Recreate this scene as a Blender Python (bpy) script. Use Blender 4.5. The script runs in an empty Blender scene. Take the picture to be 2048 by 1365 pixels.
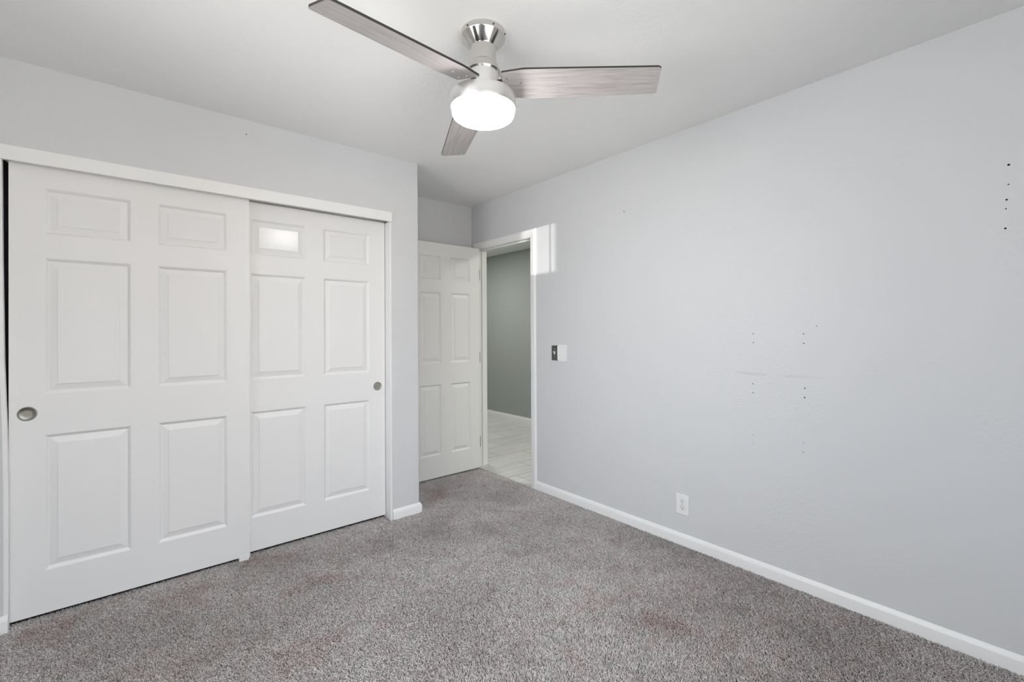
import bpy, bmesh, math, random
import numpy as np
from mathutils import Vector, Matrix

PI = math.pi
random.seed(7)
scene = bpy.context.scene
COL = scene.collection

# ------------------------------------------------------------------ camera
F_PX, SHIFT_PX = 911.6073, -23.0869
cam_d = bpy.data.cameras.new('camera')
cam = bpy.data.objects.new('camera', cam_d)
COL.objects.link(cam)
cam_d.sensor_fit = 'HORIZONTAL'
cam_d.sensor_width = 36.0
cam_d.lens = F_PX / 2048.0 * 36.0
cam_d.shift_y = SHIFT_PX / 2048.0
cam_d.clip_start = 0.02
CR = Vector((0.76472233, -0.64433976, -0.00510199))
CU = Vector((0.00128494, -0.006393, 0.99997874))
CF = Vector((0.64435867, 0.76471263, 0.00406093))
CAM_Z = 1.2602
cam.matrix_world = Matrix(((CR.x, CU.x, -CF.x, 0.0), (CR.y, CU.y, -CF.y, 0.0), (CR.z, CU.z, -CF.z, CAM_Z), (0, 0, 0, 1)))
scene.camera = cam

# ------------------------------------------------------------------ light and exposure
scene.view_settings.view_transform = 'Standard'
scene.view_settings.look = 'None'
scene.view_settings.gamma = 1.0
scene.view_settings.use_curve_mapping = False
scene.view_settings.exposure = -0.06

SKY_STRENGTH = 9.2
SKY_COLOR = (0.90, 0.945, 1.0, 1.0)
GROUND_STRENGTH = 8.6
GROUND_COLOR = (0.985, 0.985, 0.98)
SUN_ENERGY = 4.3
LAMP_STRENGTH = 48.0
HALL_WATTS = 22.0
world = bpy.data.worlds.new('sky')
scene.world = world
world.use_nodes = True
bgn = world.node_tree.nodes['Background']
# sky above the horizon, added ground glow below it standing in for bounced flash
wt = world.node_tree
w_tc = wt.nodes.new('ShaderNodeTexCoord')
w_sep = wt.nodes.new('ShaderNodeSeparateXYZ')
w_ramp = wt.nodes.new('ShaderNodeMapRange')
w_ramp.inputs['From Min'].default_value = -0.03
w_ramp.inputs['From Max'].default_value = 0.03
w_mix = wt.nodes.new('ShaderNodeMixRGB')
w_mix.inputs[1].default_value = (GROUND_COLOR[0] * GROUND_STRENGTH, GROUND_COLOR[1] * GROUND_STRENGTH, GROUND_COLOR[2] * GROUND_STRENGTH, 1)
w_mix.inputs[2].default_value = (SKY_COLOR[0] * SKY_STRENGTH, SKY_COLOR[1] * SKY_STRENGTH, SKY_COLOR[2] * SKY_STRENGTH, 1)
wt.links.new(w_tc.outputs['Generated'], w_sep.inputs[0])
wt.links.new(w_sep.outputs['Z'], w_ramp.inputs['Value'])
wt.links.new(w_ramp.outputs[0], w_mix.inputs[0])
wt.links.new(w_mix.outputs[0], bgn.inputs['Color'])
bgn.inputs['Strength'].default_value = 1.0

sun_d = bpy.data.lights.new('low_sun', 'SUN')
sun_d.energy = SUN_ENERGY
sun_d.angle = math.radians(0.18)
sun_d.color = (1.0, 0.97, 0.94)
sun = bpy.data.objects.new('low_sun', sun_d)
COL.objects.link(sun)
SUN_DIR = Vector((0.5, 1.0, -0.0137)).normalized()
sun.rotation_euler = SUN_DIR.to_track_quat('-Z', 'Y').to_euler()
sun.location = (-3, -6, 3)


def portal(name, loc, direction, w, h):
    d = bpy.data.lights.new(name, 'AREA')
    d.shape = 'RECTANGLE'
    d.size, d.size_y = w, h
    d.cycles.is_portal = True
    o = bpy.data.objects.new(name, d)
    COL.objects.link(o)
    o.location = loc
    o.rotation_euler = Vector(direction).to_track_quat('-Z', 'Y').to_euler()


# room numbers (metres; camera stands at x = 0, y = 0)
H = 2.44
XR = 2.503            # right wall face
YC = 2.8737           # closet wall face
XO = 1.5656           # outer corner of the closet wall
YB = 3.5616           # far wall of the alcove
XL, YN = -0.95, -0.60  # left wall, wall behind the camera
WT = 0.10             # wall thickness
XH = 4.09             # hall wall face
HH = 2.366            # hall ceiling
WIN = (-0.85, 1.62, 0.75, 2.145)   # window in the wall behind the camera: x0 x1 z0 z1
portal('window_portal', ((WIN[0] + WIN[1]) / 2, YN - WT - 0.01, (WIN[2] + WIN[3]) / 2), (0, 1, 0), WIN[1] - WIN[0], WIN[3] - WIN[2])

WIN2 = (0.05, 1.95, 0.80, 2.16)    # window in the left wall: y0 y1 z0 z1
portal('window_portal', (XL - WT - 0.01, (WIN2[0] + WIN2[1]) / 2, (WIN2[2] + WIN2[3]) / 2), (1, 0, 0), WIN2[1] - WIN2[0], WIN2[3] - WIN2[2])

for hx, hy, watts in ((3.30, 1.90, 22.0), (2.95, 4.90, HALL_WATTS)):     # unseen lights added to brighten the hall and the entry door
    hall_d = bpy.data.lights.new('hall_fill', 'AREA')
    hall_d.shape = 'DISK'
    hall_d.size = 0.45
    hall_d.energy = watts
    hall_d.color = (1.0, 0.98, 0.93)
    hall = bpy.data.objects.new('hall_fill', hall_d)
    COL.objects.link(hall)
    hall.location = (hx, hy, HH - 0.02)

# ------------------------------------------------------------------ materials


def new_mat(name, color, rough=0.5, metal=0.0, spec=0.5):
    m = bpy.data.materials.new(name)
    m.use_nodes = True
    b = m.node_tree.nodes['Principled BSDF']
    b.inputs['Base Color'].default_value = (*color, 1)
    b.inputs['Roughness'].default_value = rough
    b.inputs['Metallic'].default_value = metal
    b.inputs['Specular IOR Level'].default_value = spec
    return m


def nd(m, t, **kw):
    n = m.node_tree.nodes.new(t)
    for k, v in kw.items():
        setattr(n, k, v)
    return n


def lk(m, a, b):
    m.node_tree.links.new(a, b)


def bsdf(m):
    return m.node_tree.nodes['Principled BSDF']


def math_node(m, op, a, b=None):
    n = nd(m, 'ShaderNodeMath', operation=op)
    for i, v in enumerate((a, b)):
        if v is None:
            continue
        if isinstance(v, (int, float)):
            n.inputs[i].default_value = v
        else:
            lk(m, v, n.inputs[i])
    return n.outputs[0]


def ramp(m, src, stops):
    r = nd(m, 'ShaderNodeValToRGB')
    els = r.color_ramp.elements
    while len(els) < len(stops):
        els.new(0.5)
    for e, (p, c) in zip(els, stops):
        e.position = p
        e.color = (*c, 1) if len(c) == 3 else c
    lk(m, src, r.inputs[0])
    return r.outputs[0]


def noise(m, vec, scale, detail=2.0, rough=0.5):
    n = nd(m, 'ShaderNodeTexNoise')
    n.inputs['Scale'].default_value = scale
    n.inputs['Detail'].default_value = detail
    n.inputs['Roughness'].default_value = rough
    lk(m, vec, n.inputs['Vector'])
    return n.outputs['Fac']


def knockdown(name, color, strength, scale, rough=0.75):
    """painted plasterboard with a hand-trowelled texture that comes and goes in patches"""
    m = new_mat(name, color, rough, spec=0.25)
    tc = nd(m, 'ShaderNodeTexCoord').outputs['Object']
    fine = noise(m, tc, scale, 2.5, 0.55)
    blob = ramp(m, fine, [(0.47, (0, 0, 0)), (0.58, (1, 1, 1))])
    patch = ramp(m, noise(m, tc, 2.3, 1.0), [(0.46, (0.06, 0.06, 0.06)), (0.68, (1, 1, 1))])
    hgt = math_node(m, 'MULTIPLY', blob, patch)
    bp = nd(m, 'ShaderNodeBump')
    bp.inputs['Strength'].default_value = strength
    bp.inputs['Distance'].default_value = 0.003
    lk(m, hgt, bp.inputs['Height'])
    lk(m, bp.outputs[0], bsdf(m).inputs['Normal'])
    return m


M = {}
M['wall'] = knockdown('grey_wall_paint', (0.640, 0.648, 0.660), 0.22, 72)
M['ceiling'] = knockdown('ceiling_paint', (0.875, 0.875, 0.865), 0.20, 60)
M['hall_wall'] = knockdown('hall_wall_paint', (0.36, 0.385, 0.368), 0.15, 75)
M['trim'] = new_mat('white_trim_paint', (0.83, 0.83, 0.825), 0.38)
M['door'] = new_mat('white_door_paint', (0.80, 0.80, 0.80), 0.48)
M['entry'] = new_mat('warm_white_door_paint', (0.77, 0.768, 0.745), 0.40)
M['field'] = new_mat('smooth_white_panel', (0.80, 0.80, 0.80), 0.20, spec=0.42)
M['entry_field'] = new_mat('smooth_warm_panel', (0.77, 0.768, 0.745), 0.2, spec=0.4)
M['plastic'] = new_mat('white_plastic', (0.82, 0.82, 0.815), 0.3)
M['dark'] = new_mat('dark_hole', (0.012, 0.011, 0.010), 0.9, spec=0.1)
M['nickel'] = new_mat('brushed_nickel', (0.66, 0.64, 0.61), 0.30, 1.0)
M['drum'] = new_mat('satin_nickel', (0.79, 0.79, 0.785), 0.36, 1.0)
M['steel'] = new_mat('stainless_plate', (0.30, 0.30, 0.29), 0.32, 1.0)
M['pull'] = new_mat('dark_nickel', (0.30, 0.295, 0.275), 0.42, 1.0)  # darker grey than the other pull
M['pull_b'] = new_mat('satin_nickel_pull', (0.46, 0.43, 0.39), 0.40, 1.0)
M['chrome'] = new_mat('screw_metal', (0.75, 0.75, 0.75), 0.2, 1.0)
M['black'] = new_mat('black_paint', (0.02, 0.02, 0.02), 0.4)
M['track'] = new_mat('track_metal', (0.50, 0.49, 0.46), 0.5, 0.4)
M['closet'] = new_mat('closet_wall_paint', (0.45, 0.45, 0.45), 0.8)
M['backing'] = new_mat('carpet_backing', (0.07, 0.066, 0.064), 1.0, spec=0.0)
M['stucco'] = new_mat('blocker_tan', (0.45, 0.38, 0.30), 0.9)  # for the unseen wall added to hold back the sun
M['block'] = new_mat('blocker_grey', (0.40, 0.36, 0.32), 0.9)  # for the unseen barrier added to trim the sun patch

# brushed look on the fan metal: fine vertical-to-axis streaks in roughness
for key in ('nickel', 'drum'):
    m = M[key]
    tc = nd(m, 'ShaderNodeTexCoord').outputs['Object']
    mp = nd(m, 'ShaderNodeMapping')
    mp.inputs['Scale'].default_value = (6, 6, 900)
    lk(m, tc, mp.inputs['Vector'])
    r = nd(m, 'ShaderNodeMapRange')
    r.inputs['To Min'].default_value = 0.09 if key == 'nickel' else 0.24
    r.inputs['To Max'].default_value = 0.15 if key == 'nickel' else 0.36
    lk(m, noise(m, mp.outputs[0], 1.0, 2.0), r.inputs['Value'])
    lk(m, r.outputs[0], bsdf(m).inputs['Roughness'])

# lamp glass
m = new_mat('lit_opal_glass', (0.95, 0.95, 0.95), 0.4)
bsdf(m).inputs['Emission Color'].default_value = (1.0, 0.985, 0.965, 1)
bsdf(m).inputs['Emission Strength'].default_value = LAMP_STRENGTH
M['lamp'] = m

# window glass
m = bpy.data.materials.new('window_glass')
m.use_nodes = True
nt = m.node_tree
nt.nodes.remove(bsdf(m))
tr = nd(m, 'ShaderNodeBsdfTransparent')
gl = nd(m, 'ShaderNodeBsdfGlossy')
gl.inputs['Roughness'].default_value = 0.02
fr = nd(m, 'ShaderNodeFresnel')
mx = nd(m, 'ShaderNodeMixShader')
lk(m, fr.outputs[0], mx.inputs[0])
lk(m, tr.outputs[0], mx.inputs[1])
lk(m, gl.outputs[0], mx.inputs[2])
lk(m, mx.outputs[0], nt.nodes['Material Output'].inputs['Surface'])
M['glass'] = m

# blade: grey weathered-wood laminate, grain along local X
m = new_mat('grey_wood_laminate', (0.4, 0.38, 0.37), 0.42)
tc = nd(m, 'ShaderNodeTexCoord').outputs['Object']
mp = nd(m, 'ShaderNodeMapping')
mp.inputs['Scale'].default_value = (9, 260, 9)
lk(m, tc, mp.inputs['Vector'])
g1 = noise(m, mp.outputs[0], 1.0, 4.0, 0.6)
mp2 = nd(m, 'ShaderNodeMapping')
mp2.inputs['Scale'].default_value = (3, 60, 3)
lk(m, tc, mp2.inputs['Vector'])
g2 = noise(m, mp2.outputs[0], 1.0, 3.0, 0.6)
gs = math_node(m, 'ADD', math_node(m, 'MULTIPLY', g1, 0.62), math_node(m, 'MULTIPLY', g2, 0.38))
lk(m, ramp(m, gs, [(0.30, (0.22, 0.200, 0.196)), (0.48, (0.42, 0.390, 0.384)), (0.68, (0.56, 0.53, 0.522))]), bsdf(m).inputs['Base Color'])
M['wood'] = m
M['blade_edge'] = new_mat('dark_blade_edge', (0.028, 0.022, 0.020), 0.5)

# hall tile: 30 x 60 cm tiles in half bond running along X
m = new_mat('grey_plank_tile', (0.5, 0.5, 0.49), 0.35)
tc = nd(m, 'ShaderNodeTexCoord').outputs['Object']
mp = nd(m, 'ShaderNodeMapping')
mp.inputs['Location'].default_value = (-2.59 + 0.293 * 40, -3.035 + 0.293 * 40, 0)
lk(m, tc, mp.inputs['Vector'])
bk = nd(m, 'ShaderNodeTexBrick', offset=0.5, offset_frequency=2)
bk.inputs['Scale'].default_value = 1.0
bk.inputs['Mortar Size'].default_value = 0.0022
bk.inputs['Mortar Smooth'].default_value = 0.1
bk.inputs['Brick Width'].default_value = 0.586
bk.inputs['Row Height'].default_value = 0.293
bk.inputs['Color1'].default_value = (0.64, 0.645, 0.625, 1)
bk.inputs['Color2'].default_value = (0.69, 0.685, 0.66, 1)
bk.inputs['Mortar'].default_value = (0.16, 0.155, 0.14, 1)
lk(m, mp.outputs[0], bk.inputs['Vector'])
mp2 = nd(m, 'ShaderNodeMapping')
mp2.inputs['Scale'].default_value = (2.2, 26, 1)
lk(m, tc, mp2.inputs['Vector'])
vein = ramp(m, noise(m, mp2.outputs[0], 1.0, 4.0, 0.6), [(0.35, (0.84, 0.84, 0.84)), (0.65, (1.05, 1.05, 1.05))])
mxc = nd(m, 'ShaderNodeMixRGB', blend_type='MULTIPLY')
mxc.inputs[0].default_value = 1.0
lk(m, bk.outputs['Color'], mxc.inputs[1])
lk(m, vein, mxc.inputs[2])
lk(m, mxc.outputs[0], bsdf(m).inputs['Base Color'])
M['tile'] = m

# carpet yarn: warm grey, wear and old stains in soft patches
m = new_mat('grey_carpet_yarn', (0.4, 0.38, 0.37), 1.0, spec=0.0)
geo = nd(m, 'ShaderNodeNewGeometry').outputs['Position']
hi = nd(m, 'ShaderNodeHairInfo')
rnd = hi.outputs['Random']
yarn = ramp(m, rnd, [(0.0, (0.28, 0.260, 0.252)), (0.35, (0.51, 0.478, 0.466)), (0.75, (0.665, 0.630, 0.616)), (1.0, (0.83, 0.795, 0.778))])
pile_tone = ramp(m, noise(m, geo, 2.2, 4.0, 0.6), [(0.32, (0.84, 0.835, 0.83)), (0.62, (1.04, 1.04, 1.04))])
# old stains and worn spots where they lie on the floor: x, y, radius, colour
warp = nd(m, 'ShaderNodeTexNoise')
warp.inputs['Scale'].default_value = 5.0
warp.inputs['Detail'].default_value = 3.0
lk(m, geo, warp.inputs['Vector'])
wsub = nd(m, 'ShaderNodeVectorMath', operation='SUBTRACT')
lk(m, warp.outputs['Color'], wsub.inputs[0])
wsub.inputs[1].default_value = (0.5, 0.5, 0.5)
wmul = nd(m, 'ShaderNodeVectorMath', operation='MULTIPLY')
lk(m, wsub.outputs[0], wmul.inputs[0])
wmul.inputs[1].default_value = (0.45, 0.45, 0.0)
wadd = nd(m, 'ShaderNodeVectorMath', operation='ADD')
lk(m, geo, wadd.inputs[0])
lk(m, wmul.outputs[0], wadd.inputs[1])


def stain_mask(spots):
    out = None
    for sx, sy, sr, sa in spots:
        d = nd(m, 'ShaderNodeVectorMath', operation='DISTANCE')
        lk(m, wadd.outputs[0], d.inputs[0])
        d.inputs[1].default_value = (sx, sy, 0)
        mr = nd(m, 'ShaderNodeMapRange', interpolation_type='SMOOTHSTEP')
        mr.inputs['From Min'].default_value = sr
        mr.inputs['From Max'].default_value = sr * 0.25
        mr.inputs['To Max'].default_value = sa
        lk(m, d.outputs['Value'], mr.inputs['Value'])
        out = mr.outputs[0] if out is None else math_node(m, 'MAXIMUM', out, mr.outputs[0])
    return out


PINK = [(1.80, 1.11, 0.14, 0.75), (0.75, 2.40, 0.13, 0.65), (0.62, 2.36, 0.10, 0.5), (0.46, 1.88, 0.16, 0.6), (0.59, 1.91, 0.12, 0.5), (0.22, 2.69, 0.16, 0.7),
        (0.60, 2.81, 0.11, 0.5), (-0.22, 2.74, 0.14, 0.6), (1.67, 1.42, 0.11, 0.45), (1.80, 0.84, 0.14, 0.4), (1.85, 3.10, 0.20, 0.55), (2.15, 0.75, 0.80, 0.14), (0.15, 2.15, 0.30, 0.3)]
WORN = [(2.16, 2.65, 0.26, 0.55), (1.79, 2.33, 0.14, 0.5), (1.82, 1.99, 0.10, 0.4), (1.14, 2.58, 0.16, 0.4), (0.94, 2.59, 0.16, 0.4), (1.56, 2.59, 0.20, 0.35),
        (0.20, 2.30, 0.70, 0.45), (0.55, 2.62, 0.35, 0.4), (-0.15, 2.75, 0.35, 0.35), (1.73, 2.36, 0.10, 0.4)]
mp1 = nd(m, 'ShaderNodeMixRGB', blend_type='MIX')
mp1.inputs[1].default_value = (1, 1, 1, 1)
mp1.inputs[2].default_value = (0.80, 0.655, 0.645, 1)
lk(m, stain_mask(PINK), mp1.inputs[0])
mp2_ = nd(m, 'ShaderNodeMixRGB', blend_type='MIX')
lk(m, mp1.outputs[0], mp2_.inputs[1])
mp2_.inputs[2].default_value = (0.66, 0.655, 0.64, 1)
lk(m, stain_mask(WORN), mp2_.inputs[0])
mott = nd(m, 'ShaderNodeMixRGB', blend_type='MULTIPLY')      # faint rosy mottling of the dyed yarn
lk(m, ramp(m, noise(m, geo, 11.0, 3.0, 0.6), [(0.48, (0, 0, 0)), (0.70, (0.75, 0.75, 0.75))]), mott.inputs[0])
lk(m, mp2_.outputs[0], mott.inputs[1])
mott.inputs[2].default_value = (0.90, 0.79, 0.785, 1)
stain = mott.outputs[0]
mx1 = nd(m, 'ShaderNodeMixRGB', blend_type='MULTIPLY')
mx1.inputs[0].default_value = 1.0
lk(m, yarn, mx1.inputs[1])
lk(m, pile_tone, mx1.inputs[2])
mx2 = nd(m, 'ShaderNodeMixRGB', blend_type='MULTIPLY')
mx2.inputs[0].default_value = 1.0
lk(m, mx1.outputs[0], mx2.inputs[1])
lk(m, stain, mx2.inputs[2])
lk(m, mx2.outputs[0], bsdf(m).inputs['Base Color'])
M['carpet'] = m

# right wall: same paint, with the faint horizontal scuff left by furniture
m = M['wall'].copy()
m.name = 'grey_wall_paint_scuffed'
tc = nd(m, 'ShaderNodeNewGeometry').outputs['Position']
sp = nd(m, 'ShaderNodeSeparateXYZ')
lk(m, tc, sp.inputs[0])
wob = math_node(m, 'MULTIPLY', math_node(m, 'SUBTRACT', noise(m, tc, 6.0, 2.0), 0.5), 0.014)
dz = math_node(m, 'ABSOLUTE', math_node(m, 'ADD', math_node(m, 'SUBTRACT', sp.outputs['Z'], 1.0315), wob))
band = ramp(m, math_node(m, 'MULTIPLY', dz, 100.0), [(0.30, (1, 1, 1)), (0.9, (0, 0, 0))])
dy = math_node(m, 'ABSOLUTE', math_node(m, 'SUBTRACT', sp.outputs['Y'], 0.897))
span = ramp(m, math_node(m, 'MULTIPLY', dy, 4.0), [(0.72, (1, 1, 1)), (0.84, (0, 0, 0))])
amt = math_node(m, 'MULTIPLY', math_node(m, 'MULTIPLY', band, span), ramp(m, noise(m, tc, 9.0, 2.0), [(0.35, (0.1, 0.1, 0.1)), (0.6, (0.55, 0.55, 0.55))]))
mxs = nd(m, 'ShaderNodeMixRGB')
mxs.inputs[1].default_value = (0.640, 0.648, 0.660, 1)
mxs.inputs[2].default_value = (0.50, 0.50, 0.495, 1)
lk(m, amt, mxs.inputs[0])
lk(m, mxs.outputs[0], bsdf(m).inputs['Base Color'])
M['wall_right'] = m

# ------------------------------------------------------------------ mesh helpers


def link(name, me, parent=None):
    o = bpy.data.objects.new(name, me)
    COL.objects.link(o)
    if parent is not None:
        o.parent = parent
    return o


def obj(name, bm, mat, parent=None, smooth=False, loc=None, rot=None):
    me = bpy.data.meshes.new(name)
    bmesh.ops.recalc_face_normals(bm, faces=bm.faces[:])
    if smooth is not False:
        for f in bm.faces:
            f.smooth = True
        for e in bm.edges:
            if len(e.link_faces) == 2 and e.calc_face_angle(0) > smooth:
                e.smooth = False
    bm.to_mesh(me)
    bm.free()
    for mt in (mat if isinstance(mat, (list, tuple)) else [mat]):
        me.materials.append(mt)
    o = link(name, me, parent)
    if loc is not None:
        o.location = loc
    if rot is not None:
        o.rotation_euler = rot
    return o


def box(bm, x0, x1, y0, y1, z0, z1, bev=0.0, seg=2):
    vs = [bm.verts.new(p) for p in ((x0, y0, z0), (x1, y0, z0), (x1, y1, z0), (x0, y1, z0), (x0, y0, z1), (x1, y0, z1), (x1, y1, z1), (x0, y1, z1))]
    fs = [bm.faces.new([vs[i] for i in q]) for q in ((0, 3, 2, 1), (4, 5, 6, 7), (0, 1, 5, 4), (1, 2, 6, 5), (2, 3, 7, 6), (3, 0, 4, 7))]
    if bev:
        es = {e for f in fs for e in f.edges}
        bmesh.ops.bevel(bm, geom=list(es), offset=bev, segments=seg, profile=0.5, affect='EDGES')
    return vs


def boxes(*bs, bev=0.0):
    bm = bmesh.new()
    for b in bs:
        box(bm, *b, bev=bev)
    return bm


def lathe(bm, prof, n=64, cx=0, cy=0, axis='z', cap0=True, cap1=True):
    """prof: list of (radius, height)"""
    rings = []
    for r, h in prof:
        ring = []
        for i in range(n):
            a = 2 * PI * i / n
            p = (cx + r * math.cos(a), cy + r * math.sin(a), h)
            if axis == 'y':      # axis of revolution along Y: cx -> x, cy -> z
                p = (cx + r * math.cos(a), h, cy + r * math.sin(a))
            if axis == 'x':
                p = (h, cx + r * math.cos(a), cy + r * math.sin(a))
            ring.append(bm.verts.new(p))
        rings.append(ring)
    for a, b in zip(rings, rings[1:]):
        for i in range(n):
            bm.faces.new((a[i], a[(i + 1) % n], b[(i + 1) % n], b[i]))
    if cap0:
        bm.faces.new(rings[0])
    if cap1:
        bm.faces.new(rings[-1])
    return bm


def prism(bm, poly, a0, a1, axis):
    """extrude a 2-D outline along an axis: 'x' -> (y,z), 'y' -> (x,z), 'z' -> (x,y)"""
    def P(p, a):
        return {'x': (a, p[0], p[1]), 'y': (p[0], a, p[1]), 'z': (p[0], p[1], a)}[axis]
    v0 = [bm.verts.new(P(p, a0)) for p in poly]
    v1 = [bm.verts.new(P(p, a1)) for p in poly]
    n = len(poly)
    bm.faces.new(v0)
    bm.faces.new(v1)
    for i in range(n):
        bm.faces.new((v0[i], v0[(i + 1) % n], v1[(i + 1) % n], v1[i]))
    return bm


def tag(o, label, cat=None, group=None, kind=None):
    o['label'] = label
    if cat:
        o['category'] = cat
    if group:
        o['group'] = group
    if kind:
        o['kind'] = kind
    return o


def empty(name, loc, rot=(0, 0, 0)):
    o = bpy.data.objects.new(name, None)
    COL.objects.link(o)
    o.empty_display_size = 0.1
    o.location = loc
    o.rotation_euler = rot
    return o


# ------------------------------------------------------------------ room shell
XE = XH + WT
tag(obj('floor', boxes((XL - WT, 2.492, YN - WT, YB + WT, -0.06, -0.012)), M['backing']), 'bedroom floor under the grey carpet', 'floor', kind='structure')
tag(obj('floor_hall', boxes((2.492, XE, 1.0, 7.1, -0.06, -0.0005)), M['tile']), 'pale grey tile floor of the hall beyond the doorway', 'floor', kind='structure')
bm = boxes((XL - WT, XR + WT, YN - WT, YB + WT, H, H + 0.08))
tag(obj('ceiling', bm, M['ceiling']), 'textured off white bedroom ceiling above the fan', 'ceiling', kind='structure')
tag(obj('ceiling_hall', boxes((XR + WT, XE, 1.0, 7.1, HH, HH + 0.08)), M['ceiling']), 'hall ceiling seen through the top of the doorway', 'ceiling', kind='structure')

# right wall with the doorway cut out; rough opening lined by trim_1
OY0, OY1, OZ = 2.732, 3.460, 2.022
bm = boxes((XR, XR + WT, YN - WT, OY0 - 0.017, -0.02, H), (XR, XR + WT, OY0 - 0.017, OY1 + 0.017, OZ + 0.017, H), (XR, XR + WT, OY1 + 0.017, YB + WT, -0.02, H))
wall_right = tag(obj('wall_right', bm, M['wall_right']), 'large bare grey wall dotted with screw holes', 'wall', kind='structure')

# closet wall: stub with rounded corner + return, header above the sliding doors, left stub
bm = bmesh.new()
prof = [(XO - 0.012 * (1 - math.sin(a)), YC + 0.012 * (1 - math.cos(a))) for a in [i * PI / 12 for i in range(7)]]
JR0, JR1 = 1.3470, 1.3595      # closet jamb on the right
poly = [(JR1, YC)] + prof + [(XO, YB + 0.02), (XO - WT, YB + 0.02), (XO - WT, YC + WT), (JR1, YC + WT)]
prism(bm, poly, -0.02, H, 'z')
FZ0, FZ1 = 2.004, 2.0665     # fascia over the sliding doors
box(bm, -0.43, JR1, YC, YC + WT, FZ0 + 0.02, H)
LEAN = [(-0.4050, -0.02), (-0.4050, 0.55), (-0.4090, 0.85), (-0.4170, 1.15), (-0.4215, 1.6), (-0.4235, FZ0 + 0.02)]   # outer edge of the bowed left jamb
prism(bm, LEAN + [(-0.43, FZ0 + 0.02), (-0.43, H), (XL - WT, H), (XL - WT, -0.02)], YC, YB + 0.02, 'y')
tag(obj('wall_closet', bm, M['wall'], smooth=0.6), 'grey wall framing the white sliding closet doors', 'wall', kind='structure')
tag(obj('wall_far', boxes((XL - WT, XR + WT, YB, YB + WT, -0.02, H)), M['wall']), 'shaded end wall above the open door', 'wall', kind='structure')
y0, y1, z0, z1 = WIN2
bm = boxes((XL - WT, XL, YN - WT, y0, -0.02, H), (XL - WT, XL, y1, YC, -0.02, H), (XL - WT, XL, y0, y1, -0.02, z0), (XL - WT, XL, y0, y1, z1, H))
tag(obj('wall_left', bm, M['wall']), 'grey side wall out of view', 'wall', kind='structure')
x0, x1, z0, z1 = WIN
bm = boxes((XL - WT, x0, YN - WT, YN, -0.02, H), (x1, XR, YN - WT, YN, -0.02, H), (x0, x1, YN - WT, YN, -0.02, z0), (x0, x1, YN - WT, YN, z1, H))
tag(obj('wall_rear', bm, M['wall']), 'grey wall with the window behind the viewer', 'wall', kind='structure')
tag(obj('wall_hall', boxes((XH, XE, 1.0, 7.1, -0.02, HH)), M['hall_wall']), 'grey green hall wall seen through the doorway', 'wall', kind='structure')
bm = boxes((XR + WT, XH, 7.0, 7.1, -0.02, HH), (XR + WT, XH, 1.0, 1.1, -0.02, HH), (XR, XR + WT, YB + WT, 7.1, -0.02, HH))
tag(obj('wall_hall_end', bm, M['hall_wall']), 'hall end walls out of view', 'wall', kind='structure')

# window behind the camera: frame, mullion, glass
win = empty('window_1', (x0, YN, z0))
tag(win, 'bright bedroom window behind the viewer', 'window', kind='structure')
w, h = x1 - x0, z1 - z0
mull = 0.920 - x0
bm = boxes((0, w, -WT, -0.02, h - 0.012, h), (0, w, -WT, 0.03, -0.02, 0.0), (0, 0.010, -WT, -0.02, 0, h), (w - 0.03, w, -WT, -0.02, 0, h))
obj('window_frame', bm, M['trim'], win)
obj('mullion', boxes((mull, mull + 0.006, -0.055, -0.049, 0, h)), M['trim'], win)
obj('pane', boxes((0.01, w - 0.03, -0.060, -0.056, 0, h - 0.012)), M['glass'], win)
bm = bmesh.new()
for i in range(9):       # the raised blind: flat slats near the window head
    box(bm, 0.02, w - 0.04, -0.045, -0.022, h - 0.022 - i * 0.021, h - 0.0208 - i * 0.021)
obj('blind', bm, M['trim'], win)

win = empty('window_2', (XL, WIN2[0], WIN2[2]))
tag(win, 'bright window in the side wall left of the viewer', 'window', kind='structure')
w, h = WIN2[1] - WIN2[0], WIN2[3] - WIN2[2]
bm = boxes((-WT, -0.02, 0, w, h - 0.03, h), (-WT, 0.03, 0, w, -0.02, 0.0), (-WT, -0.02, 0, 0.03, 0, h), (-WT, -0.02, w - 0.03, w, 0, h))
obj('window_frame', bm, M['trim'], win)
obj('mullion', boxes((-0.07, -0.04, w / 2 - 0.02, w / 2 + 0.02, 0, h)), M['trim'], win)
obj('pane', boxes((-0.060, -0.056, 0.03, w - 0.03, 0, h - 0.03)), M['glass'], win)

# unseen barriers added outside to cut the low sun into a patch
tag(obj('sun_blocker_low', boxes((-1.997, -1.7235, -6.15, -6.0, -0.25, 1.835), (-12, -1.997, -6.15, -6.0, -0.25, 2.5)), M['block']), 'unseen barrier added outside to trim the low sun', 'light blocker', kind='structure')
tag(obj('sun_blocker_side', boxes((-1.7235, 3.5, -6.4, -6.0, -0.25, 2.5)), M['stucco']), 'unseen wall added outside to hold back the low sun', 'wall', kind='structure')


# ------------------------------------------------------------------ baseboards
def base_profile(t=0.012, h=0.062):
    return [(0, -0.012), (t, -0.012), (t, h * 0.66), (t * 0.92, h * 0.72), (t * 0.45, h * 0.93), (t * 0.2, h), (0, h)]


bm = bmesh.new()
prism(bm, [(XR - a, b) for a, b in base_profile()], YN, OY0 - 0.065, 'y')
tag(obj('baseboard_right', bm, M['trim'], smooth=0.5), 'white baseboard along the bare right wall', 'baseboard', kind='structure')
bm = bmesh.new()
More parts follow.
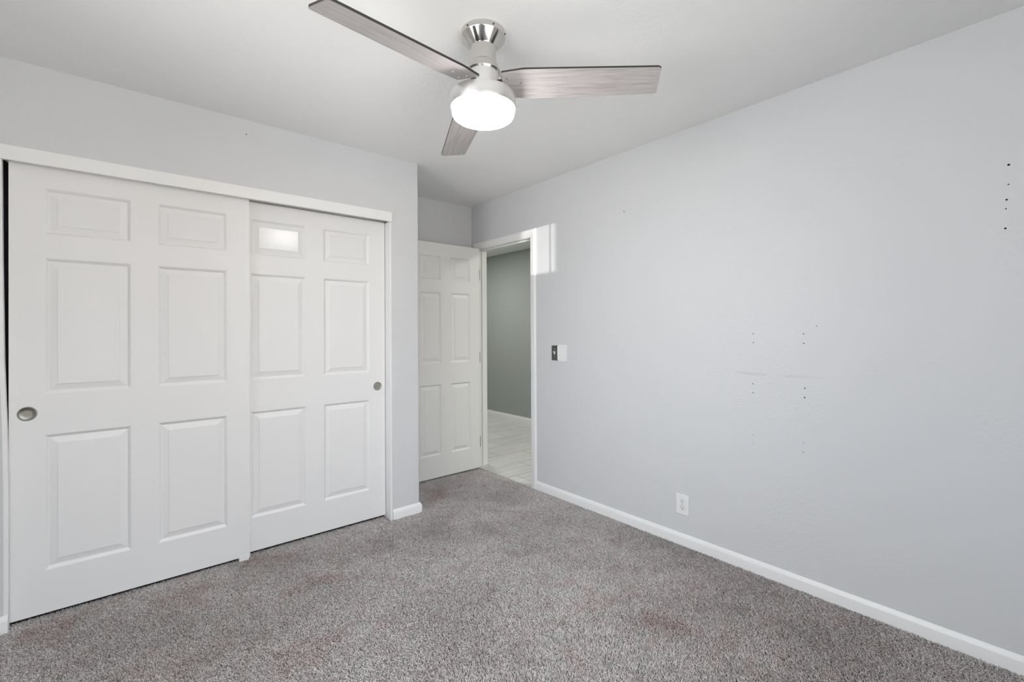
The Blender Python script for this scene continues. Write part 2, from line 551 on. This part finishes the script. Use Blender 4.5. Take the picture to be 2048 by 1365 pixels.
# wraps the stub: front run then the return along the alcove side
pts = base_profile()
A = [bm.verts.new((JR0 + 0.016, YC - a, b)) for a, b in pts]
Bc = [bm.verts.new((XO + a, YC - a, b)) for a, b in pts]
Cc = [bm.verts.new((XO + a, YB, b)) for a, b in pts]
for r0_, r1_ in ((A, Bc), (Bc, Cc)):
    for i in range(len(pts)):
        j = (i + 1) % len(pts)
        bm.faces.new((r0_[i], r0_[j], r1_[j], r1_[i]))
bm.faces.new(A)
bm.faces.new(Cc)
tag(obj('baseboard_closet', bm, M['trim'], smooth=0.5), 'short white baseboard wrapping the wall corner beside the closet', 'baseboard', kind='structure')
bm = bmesh.new()
prism(bm, [(YC - a, b) for a, b in base_profile(0.013, 0.064)], XL, -0.391, 'x')
tag(obj('baseboard_left', bm, M['trim'], smooth=0.5), 'white baseboard end left of the closet doors', 'baseboard', kind='structure')
bm = bmesh.new()
prism(bm, [(XH - a, b) for a, b in base_profile(0.014, 0.100)], 1.1, 7.0, 'y')
tag(obj('baseboard_hall', bm, M['trim'], smooth=0.5), 'tall white baseboard at the foot of the hall wall', 'baseboard', kind='structure')

# ------------------------------------------------------------------ entry door frame (trim_1)
fr_ = empty('trim_1', (XR, OY0, 0))
tag(fr_, 'white door frame around the open hall doorway', 'door frame', kind='structure')


def rel(bm, origin):
    bmesh.ops.translate(bm, verts=bm.verts[:], vec=-Vector(origin))
    return bm


O1 = (XR, OY0, 0)
XJ0, XJ1 = XR - 0.001, XR + WT + 0.001
obj('jamb', rel(boxes((XJ0, XJ1, OY0 - 0.017, OY0, -0.012, OZ + 0.017)), O1), M['trim'], fr_)
obj('jamb', rel(boxes((XJ0, XJ1, OY1, OY1 + 0.017, -0.012, OZ + 0.017)), O1), M['entry'], fr_)
obj('jamb_head', rel(boxes((XJ0, XJ1, OY0, OY1, OZ, OZ + 0.017)), O1), M['trim'], fr_)
SX0, SX1 = XR + 0.040, XR + 0.076
obj('door_stop', rel(boxes((SX0, SX1, OY0, OY0 + 0.010, -0.0, OZ), bev=0.001), O1), M['trim'], fr_)
obj('door_stop', rel(boxes((SX0, SX1, OY1 - 0.010, OY1, -0.0, OZ), bev=0.001), O1), M['entry'], fr_)
obj('door_stop', rel(boxes((SX0, SX1, OY0 + 0.01, OY1 - 0.01, OZ - 0.010, OZ), bev=0.001), O1), M['trim'], fr_)
# casing profile: offset from the jamb outward, thickness
cas = [(0.006, 0), (0.006, 0.008), (0.012, 0.010), (0.024, 0.010), (0.028, 0.013), (0.044, 0.015), (0.058, 0.013), (0.064, 0.009), (0.064, 0)]
zc = OZ
bm = bmesh.new()
v = [[], []]
for k, zz in enumerate((-0.012, None)):
    for a, t in cas:
        v[k].append(bm.verts.new((XR - t, OY0 - a, zz if zz is not None else zc + a)))
for i in range(len(cas)):
    j = (i + 1) % len(cas)
    bm.faces.new((v[0][i], v[0][j], v[1][j], v[1][i]))
bm.faces.new(v[0])
bm.faces.new(v[1])
obj('casing', rel(bm, O1), M['trim'], fr_)
bm = bmesh.new()
v = [[], []]
for k in (0, 1):
    for a, t in cas:
        v[k].append(bm.verts.new((XR - t, (OY0 - a) if k == 0 else (OY1 + a), zc + a)))
for i in range(len(cas)):
    j = (i + 1) % len(cas)
    bm.faces.new((v[0][i], v[0][j], v[1][j], v[1][i]))
bm.faces.new(v[0])
bm.faces.new(v[1])
obj('casing_head', rel(bm, O1), M['trim'], fr_)
bm = bmesh.new()
v = [[], []]
for k in (0, 1):
    for a, t in cas:
        v[k].append(bm.verts.new((XR - t, OY1 + a, -0.012 if k == 0 else zc + a)))
for i in range(len(cas)):
    j = (i + 1) % len(cas)
    bm.faces.new((v[0][i], v[0][j], v[1][j], v[1][i]))
bm.faces.new(v[0])
bm.faces.new(v[1])
obj('casing', rel(bm, O1), M['entry'], fr_)
sp_ = obj('strike_plate', rel(boxes((XR - 0.003, XR + 0.032, OY0, OY0 + 0.0045, 0.872, 0.932), bev=0.0006), O1), M['steel'], fr_)
tag(sp_, 'small metal strike plate on the jamb')


# ------------------------------------------------------------------ six panel doors
PZ = [(0.203, 0.808), (0.990, 1.600), (1.706, 1.913)]
PROF = [(0.0, 0.0), (0.004, 0.0018), (0.009, 0.0068), (0.013, 0.0112), (0.016, 0.0112), (0.0415, 0.0040), (0.0425, 0.0020), (0.044, 0.0018)]


def panel_face(bm, W, Z0, Z1, cols, rows, y, sgn):
    """one moulded face at depth y; sgn = -1 faces -Y, +1 faces +Y"""
    xs = sorted({0.0, W, *[c for p in cols for c in p]})
    zs = sorted({Z0, Z1, *[c for p in rows for c in p]})
    vert = {}

    def V(x, yy, z):
        k = (round(x, 5), round(yy, 5), round(z, 5))
        if k not in vert:
            vert[k] = bm.verts.new((x, yy, z))
        return vert[k]
    for xa, xb in zip(xs, xs[1:]):
        for za, zb in zip(zs, zs[1:]):
            if (xa, xb) in cols and (za, zb) in rows:
                prev = None
                for ins, dep in PROF:
                    yy = y - sgn * dep
                    loop = [V(xa + ins, yy, za + ins), V(xb - ins, yy, za + ins), V(xb - ins, yy, zb - ins), V(xa + ins, yy, zb - ins)]
                    if prev:
                        for i in range(4):
                            bm.faces.new((prev[i], prev[(i + 1) % 4], loop[(i + 1) % 4], loop[i]))
                    prev = loop
                f = bm.faces.new(prev)
                if (za, zb) == rows[-1]:      # the small top fields are smoother than the grained rails
                    f.material_index = 1
            else:
                bm.faces.new((V(xa, y, za), V(xb, y, za), V(xb, y, zb), V(xa, y, zb)))
    return vert


def panel_door(W, Z0, Z1, T, cols, back=True):
    """slab from x 0..W, front face at y = 0 (towards -Y), back at y = T"""
    bm = bmesh.new()
    rows = PZ
    panel_face(bm, W, Z0, Z1, cols, rows, 0.0, -1)
    if back:
        panel_face(bm, W, Z0, Z1, cols, rows, T, 1)
    else:
        bm.faces.new([bm.verts.new(p) for p in ((0, T, Z0), (W, T, Z0), (W, T, Z1), (0, T, Z1))])
    for q in (((0, 0, Z0), (0, T, Z0), (0, T, Z1), (0, 0, Z1)), ((W, 0, Z0), (W, T, Z0), (W, T, Z1), (W, 0, Z1)),
              ((0, 0, Z0), (W, 0, Z0), (W, T, Z0), (0, T, Z0)), ((0, 0, Z1), (W, 0, Z1), (W, T, Z1), (0, T, Z1))):
        bm.faces.new([bm.verts.new(p) for p in q])
    return bm


def finger_pull(parent, x, z, mat, r=0.031):
    bm = bmesh.new()
    prof = [(r, 0.0), (r, -0.0012), (r * 0.96, -0.0026), (r * 0.88, -0.0026), (r * 0.83, -0.0012), (r * 0.80, -0.0004), (r * 0.4, -0.0003)]
    lathe(bm, prof, 48, x, z, 'y', cap0=True, cap1=True)
    return obj('finger_pull', bm, mat, parent, smooth=0.7)


CW = 0.916
CCOL = [(0.108, 0.406), (0.510, 0.808)]
d2 = obj('door_2', panel_door(CW, 0.013, 2.020, 0.035, CCOL), [M['door'], M['field']], loc=(-0.394, 2.905, 0))
tag(d2, 'front sliding closet door, white with six panels and a dark round pull at its left edge', 'closet door', 'sliding closet doors', 'structure')
tag(finger_pull(d2, 0.055, 0.908, M['pull'], 0.0315), 'dark round metal finger pull')
d3 = obj('door_3', panel_door(CW, 0.013, 2.008, 0.035, CCOL), [M['door'], M['field']], loc=(0.4275, 2.9455, 0))
tag(d3, 'rear sliding closet door, white with six panels, partly behind the other, pale pull at its right edge', 'closet door', 'sliding closet doors', 'structure')
tag(finger_pull(d3, 0.8625, 0.894, M['pull_b'], 0.029), 'pale round metal finger pull')

# entry door, standing open at right angles to its frame
DW = 0.715
ECOL = [(0.102, 0.309), (0.406, 0.613)]
d1 = obj('door_1', panel_door(DW, 0.014, 2.022, 0.034, ECOL), [M['entry'], M['entry_field']], loc=(2.470 - DW, 3.3955, 0), rot=(0, 0, 0.0))
tag(d1, 'open six panel bedroom door half hidden behind the closet corner', 'door', kind='structure')
for zz in (1.775, 1.022, 0.245):
    bm = bmesh.new()
    lathe(bm, [(0.0058, zz - 0.044), (0.0058, zz + 0.044)], 16, DW + 0.0075, 0.0100)
    lathe(bm, [(0.003, zz + 0.044), (0.0065, zz + 0.046), (0.0045, zz + 0.051), (0.001, zz + 0.053)], 16, DW + 0.0075, 0.0100)
    box(bm, DW - 0.0005, DW + 0.0015, 0.004, 0.034, zz - 0.044, zz + 0.044)
    obj('hinge', bm, M['steel'], d1, smooth=0.6)

# ------------------------------------------------------------------ closet trim
fz = empty('trim_2', (-0.9, YC, FZ0))
tag(fz, 'white header board across the top of the closet opening', 'trim', kind='structure')
bm = boxes((-0.437, 1.361, YC - 0.012, YC + 0.010, FZ0, FZ1), bev=0.0015)
obj('fascia', rel(bm, (-0.9, YC, FZ0)), M['trim'], fz)
bm = boxes((-0.405, JR0, YC + 0.010, YC + 0.10, FZ0 + 0.026, FZ0 + 0.034), (-0.405, JR0, YC + 0.024, YC + 0.027, FZ0 + 0.018, FZ0 + 0.026), (-0.405, JR0, YC + 0.066, YC + 0.069, FZ0 + 0.006, FZ0 + 0.026), (-0.405, JR0, YC + 0.108, YC + 0.111, FZ0 - 0.01, FZ0 + 0.034))
tag(obj('sliding_track', rel(bm, (-0.9, YC, FZ0)), M['track'], fz), 'grey metal sliding track')
tag(obj('trim_3', boxes((JR0, JR1, YC - 0.002, YC + WT + 0.01, -0.012, FZ0), bev=0.001), M['trim']), 'narrow white jamb right of the closet doors', 'trim', kind='structure')
bm = bmesh.new()
edge = [(-0.391, -0.012), (-0.391, 0.55), (-0.395, 0.85), (-0.403, 1.15), (-0.4075, 1.6), (-0.4095, FZ0)]
poly = edge + [(-0.4235, FZ0), (-0.4215, 1.6), (-0.417, 1.15), (-0.409, 0.85), (-0.405, 0.55), (-0.405, -0.012)]
prism(bm, poly, YC - 0.002, YC + 0.028, 'y')
tag(obj('trim_4', bm, M['trim']), 'bowed white jamb left of the closet doors', 'trim', kind='structure')
bm = bmesh.new()
box(bm, 0.468, 0.5195, 2.9026, 2.9046, 0.002, 0.022, bev=0.0009)
box(bm, 0.468, 0.516, 2.9030, 2.956, -0.012, 0.006, bev=0.001)
tag(obj('floor_guide', bm, M['plastic']), 'small white plastic guide on the carpet under the overlapping closet doors', 'door guide')

# ------------------------------------------------------------------ wall plates
sw = empty('light_switch', (XR, 2.4595, 1.093))
tag(sw, 'stainless metal light switch plate with a white toggle beside the doorway', 'light switch')
bm = bmesh.new()
lo = [(-0.0355, -0.058), (0.0355, -0.058), (0.0355, 0.058), (-0.0355, 0.058)]
va = [[bm.verts.new((xx, y_ * (1 - k_ / 0.0355), z_ * (1 - k_ / 0.058))) for y_, z_ in lo] for xx, k_ in ((0.0, 0.0), (-0.0015, 0.0), (-0.0055, 0.0055))]
for ra_, rb_ in zip(va, va[1:]):
    for i in range(4):
        bm.faces.new((ra_[i], ra_[(i + 1) % 4], rb_[(i + 1) % 4], rb_[i]))
bm.faces.new(va[0])
bm.faces.new(va[-1])
obj('cover_plate', bm, M['steel'], sw)
bm = boxes((-0.0075, -0.004, -0.0055, 0.0055, -0.012, 0.012), bev=0.001)
bm2 = bmesh.new()
prism(bm2, [(-0.004, -0.002), (-0.004, 0.010), (-0.018, 0.013), (-0.019, 0.006)], -0.0042, 0.0042, 'y')
me_t = bpy.data.meshes.new('t')
bm2.to_mesh(me_t)
bm2.free()
bm.from_mesh(me_t)
tag(obj('toggle', bm, M['plastic'], sw), 'white toggle')
for dz_ in (0.030, -0.030):
    bm = bmesh.new()
    lathe(bm, [(0.0035, -0.0048), (0.0034, -0.0058), (0.002, -0.0064)], 20, 0, dz_, 'x')
    obj('screw', bm, M['chrome'], sw, smooth=0.7)

wp = empty('wall_plate', (XR, 2.3775, 1.0925))
tag(wp, 'oversized white plastic wall plate next to the metal light switch', 'wall plate')
obj('cover_plate', boxes((-0.006, 0, -0.0435, 0.0435, -0.0625, 0.0625), bev=0.003), M['plastic'], wp)
bm = boxes((-0.0075, -0.005, -0.003, 0.003, -0.004, 0.004), bev=0.0008)
obj('jack', bm, M['plastic'], wp)
for dz_ in (0.0120, -0.0120):
    bm = bmesh.new()
    lathe(bm, [(0.003, -0.0058), (0.0029, -0.0066), (0.0015, -0.0071)], 20, 0, dz_, 'x')
    obj('screw', bm, M['drum'], wp, smooth=0.7)

ol = empty('power_outlet', (XR, 1.4145, 0.2325))
tag(ol, 'white duplex power outlet low on the bare right wall', 'outlet')
obj('cover_plate', boxes((-0.006, 0, -0.040, 0.040, -0.0595, 0.0595), bev=0.003), M['plastic'], ol)
for dz_ in (0.0195, -0.0195):
    bm = bmesh.new()
    out = []
    for i in range(40):
        a = 2 * PI * i / 40
        out.append((0.0172 * math.cos(a), dz_ + max(-0.0138, min(0.0138, 0.0172 * math.sin(a)))))
    prism(bm, out, -0.0078, -0.005, 'x')
    rc = obj('socket', bm, M['plastic'], ol)
    for nm, (ya, yb_, za, zb_) in (('slot', (0.0046, 0.0074, -0.0008, 0.0088)), ('slot', (-0.0074, -0.0050, 0.0000, 0.0082))):
        obj(nm, boxes((-0.0081, -0.0074, ya, yb_, dz_ + za, dz_ + zb_)), M['dark'], rc)
    bm = bmesh.new()
    lathe(bm, [(0.0030, -0.0081), (0.0030, -0.0074)], 16, 0, dz_ - 0.0068, 'x')
    obj('slot', bm, M['dark'], rc)
    # thin dark seam round each socket
    bm = bmesh.new()
    out2 = []
    for i in range(40):
        a = 2 * PI * i / 40
        out2.append((0.0182 * math.cos(a), dz_ + max(-0.0148, min(0.0148, 0.0182 * math.sin(a)))))
    prism(bm, out2, -0.0063, -0.005, 'x')
    obj('socket_seam', bm, M['track'], rc)
bm = bmesh.new()
lathe(bm, [(0.003, -0.0058), (0.0029, -0.0067), (0.0015, -0.0072)], 20, 0, 0, 'x')
obj('screw', bm, M['chrome'], ol, smooth=0.7)

# ------------------------------------------------------------------ screw holes and nails in the walls
HOLES = [(0.102, 1.870, 1.25), (0.103, 1.797, 0.8), (0.108, 1.741, 1.1), (0.110, 1.708, 0.8), (0.112, 1.635, 1.15),
         (1.011, 1.241, 0.9), (1.011, 1.195, 0.9), (1.014, 0.979, 0.9), (1.013, 0.933, 0.9), (1.015, 0.712, 0.6), (1.015, 0.668, 0.55),
         (0.779, 1.240, 0.9), (0.778, 1.195, 0.95), (0.775, 0.978, 1.0), (0.776, 0.933, 1.1), (0.782, 0.712, 0.7), (0.783, 0.667, 0.8), (0.724, 1.278, 0.7)]
for hy, hz, hs in HOLES:
    bm = bmesh.new()
    r_ = 0.0024 * hs
    lathe(bm, [(r_ * 1.25, -0.0004), (r_, -0.0006), (r_ * 0.5, -0.0005)], 14, hy, hz, 'x')
    bmesh.ops.translate(bm, verts=bm.verts[:], vec=(XR, 0, 0))
    obj('screw_hole', bm, M['dark'], wall_right)


def nail(loc, direction, label):
    bm = bmesh.new()
    lathe(bm, [(0.0014, 0.0), (0.0014, 0.012), (0.0034, 0.0125), (0.0034, 0.014), (0.002, 0.0146)], 12)
    o = obj('nail', bm, M['steel'], smooth=0.7, loc=loc)
    o.rotation_euler = Vector(direction).to_track_quat('Z', 'Y').to_euler()
    tag(o, label, 'nail')


nail((XR, 1.812, 2.042), (-1, 0, 0.35), 'small dark nail high on the right wall, between fan blade and doorway')
nail((0.502, YC, 2.354), (0, -1, 0.35), 'small dark nail in the wall above the closet doors')

# ------------------------------------------------------------------ ceiling fan
FX, FY = 1.0763, 1.4445
fan = empty('ceiling_fan', (FX, FY, H), (0.0052, 0.0027, 0))
tag(fan, 'brushed nickel ceiling fan with three grey wood blades and a lit round lamp', 'ceiling fan')
bm = bmesh.new()
lathe(bm, [(0.0869, 0.001), (0.0869, -0.0212), (0.0858, -0.0236), (0.0535, -0.0585), (0.0520, -0.0608), (0.0495, -0.0608)], 96)
cnp = obj('canopy', bm, M['nickel'], fan, smooth=0.35)
for a in (-100, -50, 20, 120, 190):
    bm = bmesh.new()
    ar = math.radians(a)
    lathe(bm, [(0.0032, 0.0), (0.0032, 0.0015), (0.0018, 0.0022)], 14)
    s_ = obj('screw', bm, M['black'], cnp, smooth=0.7)
    s_.location = (0.0872 * math.cos(ar), 0.0872 * math.sin(ar), -0.012)
    s_.rotation_euler = Vector((math.cos(ar), math.sin(ar), 0)).to_track_quat('Z', 'Y').to_euler()
bm = bmesh.new()
lathe(bm, [(0.0513, -0.058), (0.0513, -0.1215)], 96)
obj('downrod_cover', bm, M['nickel'], fan, smooth=0.35)
bm = bmesh.new()
lathe(bm, [(0.0513, -0.1210), (0.0550, -0.1225), (0.0580, -0.1290), (0.0600, -0.1360), (0.0645, -0.1470), (0.0678, -0.1540), (0.0680, -0.1570), (0.0610, -0.1570)], 96)
obj('collar', bm, M['nickel'], fan, smooth=0.35)
bm = bmesh.new()
lathe(bm, [(0.0610, -0.155), (0.0610, -0.249)], 96)
obj('motor_housing', bm, M['drum'], fan, smooth=0.35)
bm = bmesh.new()
lathe(bm, [(0.058, -0.2470), (0.1240, -0.2470), (0.1277, -0.2485), (0.1290, -0.2520), (0.1290, -0.2995), (0.1282, -0.3010), (0.1235, -0.3010)], 128)
drum = obj('light_housing', bm, M['drum'], fan, smooth=0.5)
for a in (-40, 80, 200):
    ar = math.radians(a)
    bm = bmesh.new()
    lathe(bm, [(0.003, 0.0), (0.003, 0.002), (0.0015, 0.003)], 14)
    s_ = obj('screw', bm, M['chrome'], drum, smooth=0.7)
    s_.location = (0.1289 * math.cos(ar), 0.1289 * math.sin(ar), -0.289)
    s_.rotation_euler = Vector((math.cos(ar), math.sin(ar), 0)).to_track_quat('Z', 'Y').to_euler()
bm = bmesh.new()
lathe(bm, [(0.1232, -0.3005), (0.1232, -0.3145), (0.1220, -0.3225), (0.1180, -0.3305), (0.1110, -0.3355), (0.0900, -0.3380), (0.0400, -0.3395)], 128)
tag(obj('light_diffuser', bm, M['lamp'], fan, smooth=1.2), 'glowing opal glass lamp')

TH0, PH0 = -0.8942, -0.2195
UK, WK, UR, WR, UT, WTIP = 0.1644, 0.0757, 0.0800, 0.0620, 0.6702, 0.0651
BL = [(0.0294, -0.0170, -0.0599), (-0.0234, 0.0516, -0.0459), (-0.0060, -0.0346, -0.0520)]


def blade_outline():
    pts = []
    rc_ = 0.014
    for sx, sy in ((1, -1), (1, 1)):
        cx_, cy_ = UT - rc_, sy * (WTIP - rc_)
        rng = range(-90, 1, 15) if sy < 0 else range(0, 91, 15)
        pts += [(cx_ + rc_ * math.cos(math.radians(a)), cy_ + rc_ * math.sin(math.radians(a))) for a in rng]
    pts += [(UK + 0.016, WK - 0.0002), (UK, WK - 0.0008), (UK - 0.012, WK - 0.0024), (UR + 0.004, WR + 0.001), (UR, WR - 0.004), (UR, -WR + 0.004), (UR + 0.004, -WR - 0.001), (UK - 0.012, -WK + 0.0024), (UK, -WK + 0.0008), (UK + 0.016, -WK + 0.0002)]
    return pts


for k in range(3):
    dth, dph, drp = BL[k]
    a = TH0 + k * 2 * PI / 3 + dth
    er = Vector((math.cos(a), math.sin(a), 0))
    et = Vector((-math.sin(a), math.cos(a), 0))
    ph = PH0 + dph
    X_ = (er + Vector((0, 0, drp))).normalized()
    Y_ = (et * math.cos(ph) + Vector((0, 0, math.sin(ph)))).normalized()
    Z_ = X_.cross(Y_).normalized()
    Y_ = Z_.cross(X_)
    mat4 = Matrix(((X_.x, Y_.x, Z_.x, 0), (X_.y, Y_.y, Z_.y, 0), (X_.z, Y_.z, Z_.z, -0.2073), (0, 0, 0, 1)))
    bm = bmesh.new()
    out = blade_outline()
    T_ = 0.0080
    v0 = [bm.verts.new((x_, y_, 0)) for x_, y_ in out]
    v1 = [bm.verts.new((x_, y_, T_)) for x_, y_ in out]
    f0 = bm.faces.new(v0)
    f1 = bm.faces.new(v1)
    f1.material_index = 1
    for i in range(len(out)):
        f = bm.faces.new((v0[i], v0[(i + 1) % len(out)], v1[(i + 1) % len(out)], v1[i]))
        f.material_index = 1
    bl = obj('blade', bm, [M['wood'], M['blade_edge']], fan)
    bl.matrix_local = mat4
    for sx_, sy_ in ((0.099, -0.034), (0.099, 0.012), (0.150, -0.008)):
        bm = bmesh.new()
        lathe(bm, [(0.0048, 0.0005), (0.0046, -0.0012), (0.0025, -0.0024)], 18, sx_, sy_)
        obj('screw', bm, M['chrome'], bl, smooth=0.7)
    bm = bmesh.new()
    box(bm, 0.075, 0.172, -0.042, 0.020, T_ + 0.0002, T_ + 0.0040, bev=0.0015)
    box(bm, 0.056, 0.090, -0.016, 0.016, T_ + 0.0002, T_ + 0.0060, bev=0.0015)
    bi = obj('blade_arm', bm, M['black'], fan)
    bi.matrix_local = mat4

# ------------------------------------------------------------------ carpet pile
rng_ = np.random.default_rng(11)


def pile(regions, spacing):
    P = []
    for xa, xb, ya, yb_ in regions:
        gx = np.arange(xa, xb, spacing)
        gy = np.arange(ya, yb_, spacing)
        X, Y = np.meshgrid(gx, gy)
        P.append(np.stack([X.ravel(), Y.ravel()], 1))
    P = np.concatenate(P)
    P += rng_.uniform(-0.5, 0.5, P.shape) * spacing
    depth = P[:, 0] * 0.644 + P[:, 1] * 0.765
    lat = P[:, 0] * 0.765 - P[:, 1] * 0.644
    keep = (depth > 1.15) & (np.abs(lat) < depth * 1.35 + 0.15)
    return P[keep]


P = pile([(-0.92, 2.488, -0.3, 2.858), (-0.388, 0.524, 2.858, 2.932), (0.524, 1.340, 2.858, 2.971), (1.582, 2.488, 2.858, 3.555)], 0.0037)
n = len(P)
# the pile lies over in brushed drifts
ang = rng_.uniform(0, 2 * PI, n)
drift = 2.6 + 1.1 * np.sin(P[:, 0] * 2.3 + 1.7 * np.sin(P[:, 1] * 1.9)) + 0.8 * np.sin(P[:, 1] * 3.1 + P[:, 0])
lean = rng_.uniform(0.2, 1.0, n)
dx = np.cos(ang) * 0.0090 * lean + np.cos(drift) * 0.0022
dyv = np.sin(ang) * 0.0090 * lean + np.sin(drift) * 0.0022
hgt = rng_.uniform(0.0070, 0.0120, n)
hgt[(P[:, 1] > 2.84) & (P[:, 0] < 1.36)] *= 0.72       # flattened under the sliding doors
pos = np.zeros((n, 4, 3), np.float32)
for i, (s, zf) in enumerate(((0.0, 0.0), (0.25, 0.45), (0.7, 0.85), (1.25, 1.0))):
    pos[:, i, 0] = P[:, 0] + dx * s
    pos[:, i, 1] = P[:, 1] + dyv * s
    pos[:, i, 2] = -0.0130 + hgt * zf
rad = np.tile(np.array([0.0008, 0.0010, 0.0010, 0.0007], np.float32), (n, 1)) * rng_.uniform(0.8, 1.25, (n, 1)).astype(np.float32)
hc = bpy.data.hair_curves.new('carpet')
hc.add_curves([4] * n)
hc.attributes['position'].data.foreach_set('vector', pos.ravel())
ra = hc.attributes.get('radius') or hc.attributes.new('radius', 'FLOAT', 'POINT')
ra.data.foreach_set('value', rad.ravel())
hc.materials.append(M['carpet'])
carpet = link('carpet', hc)
tag(carpet, 'worn grey shag carpet covering the bedroom floor', 'carpet', kind='stuff')
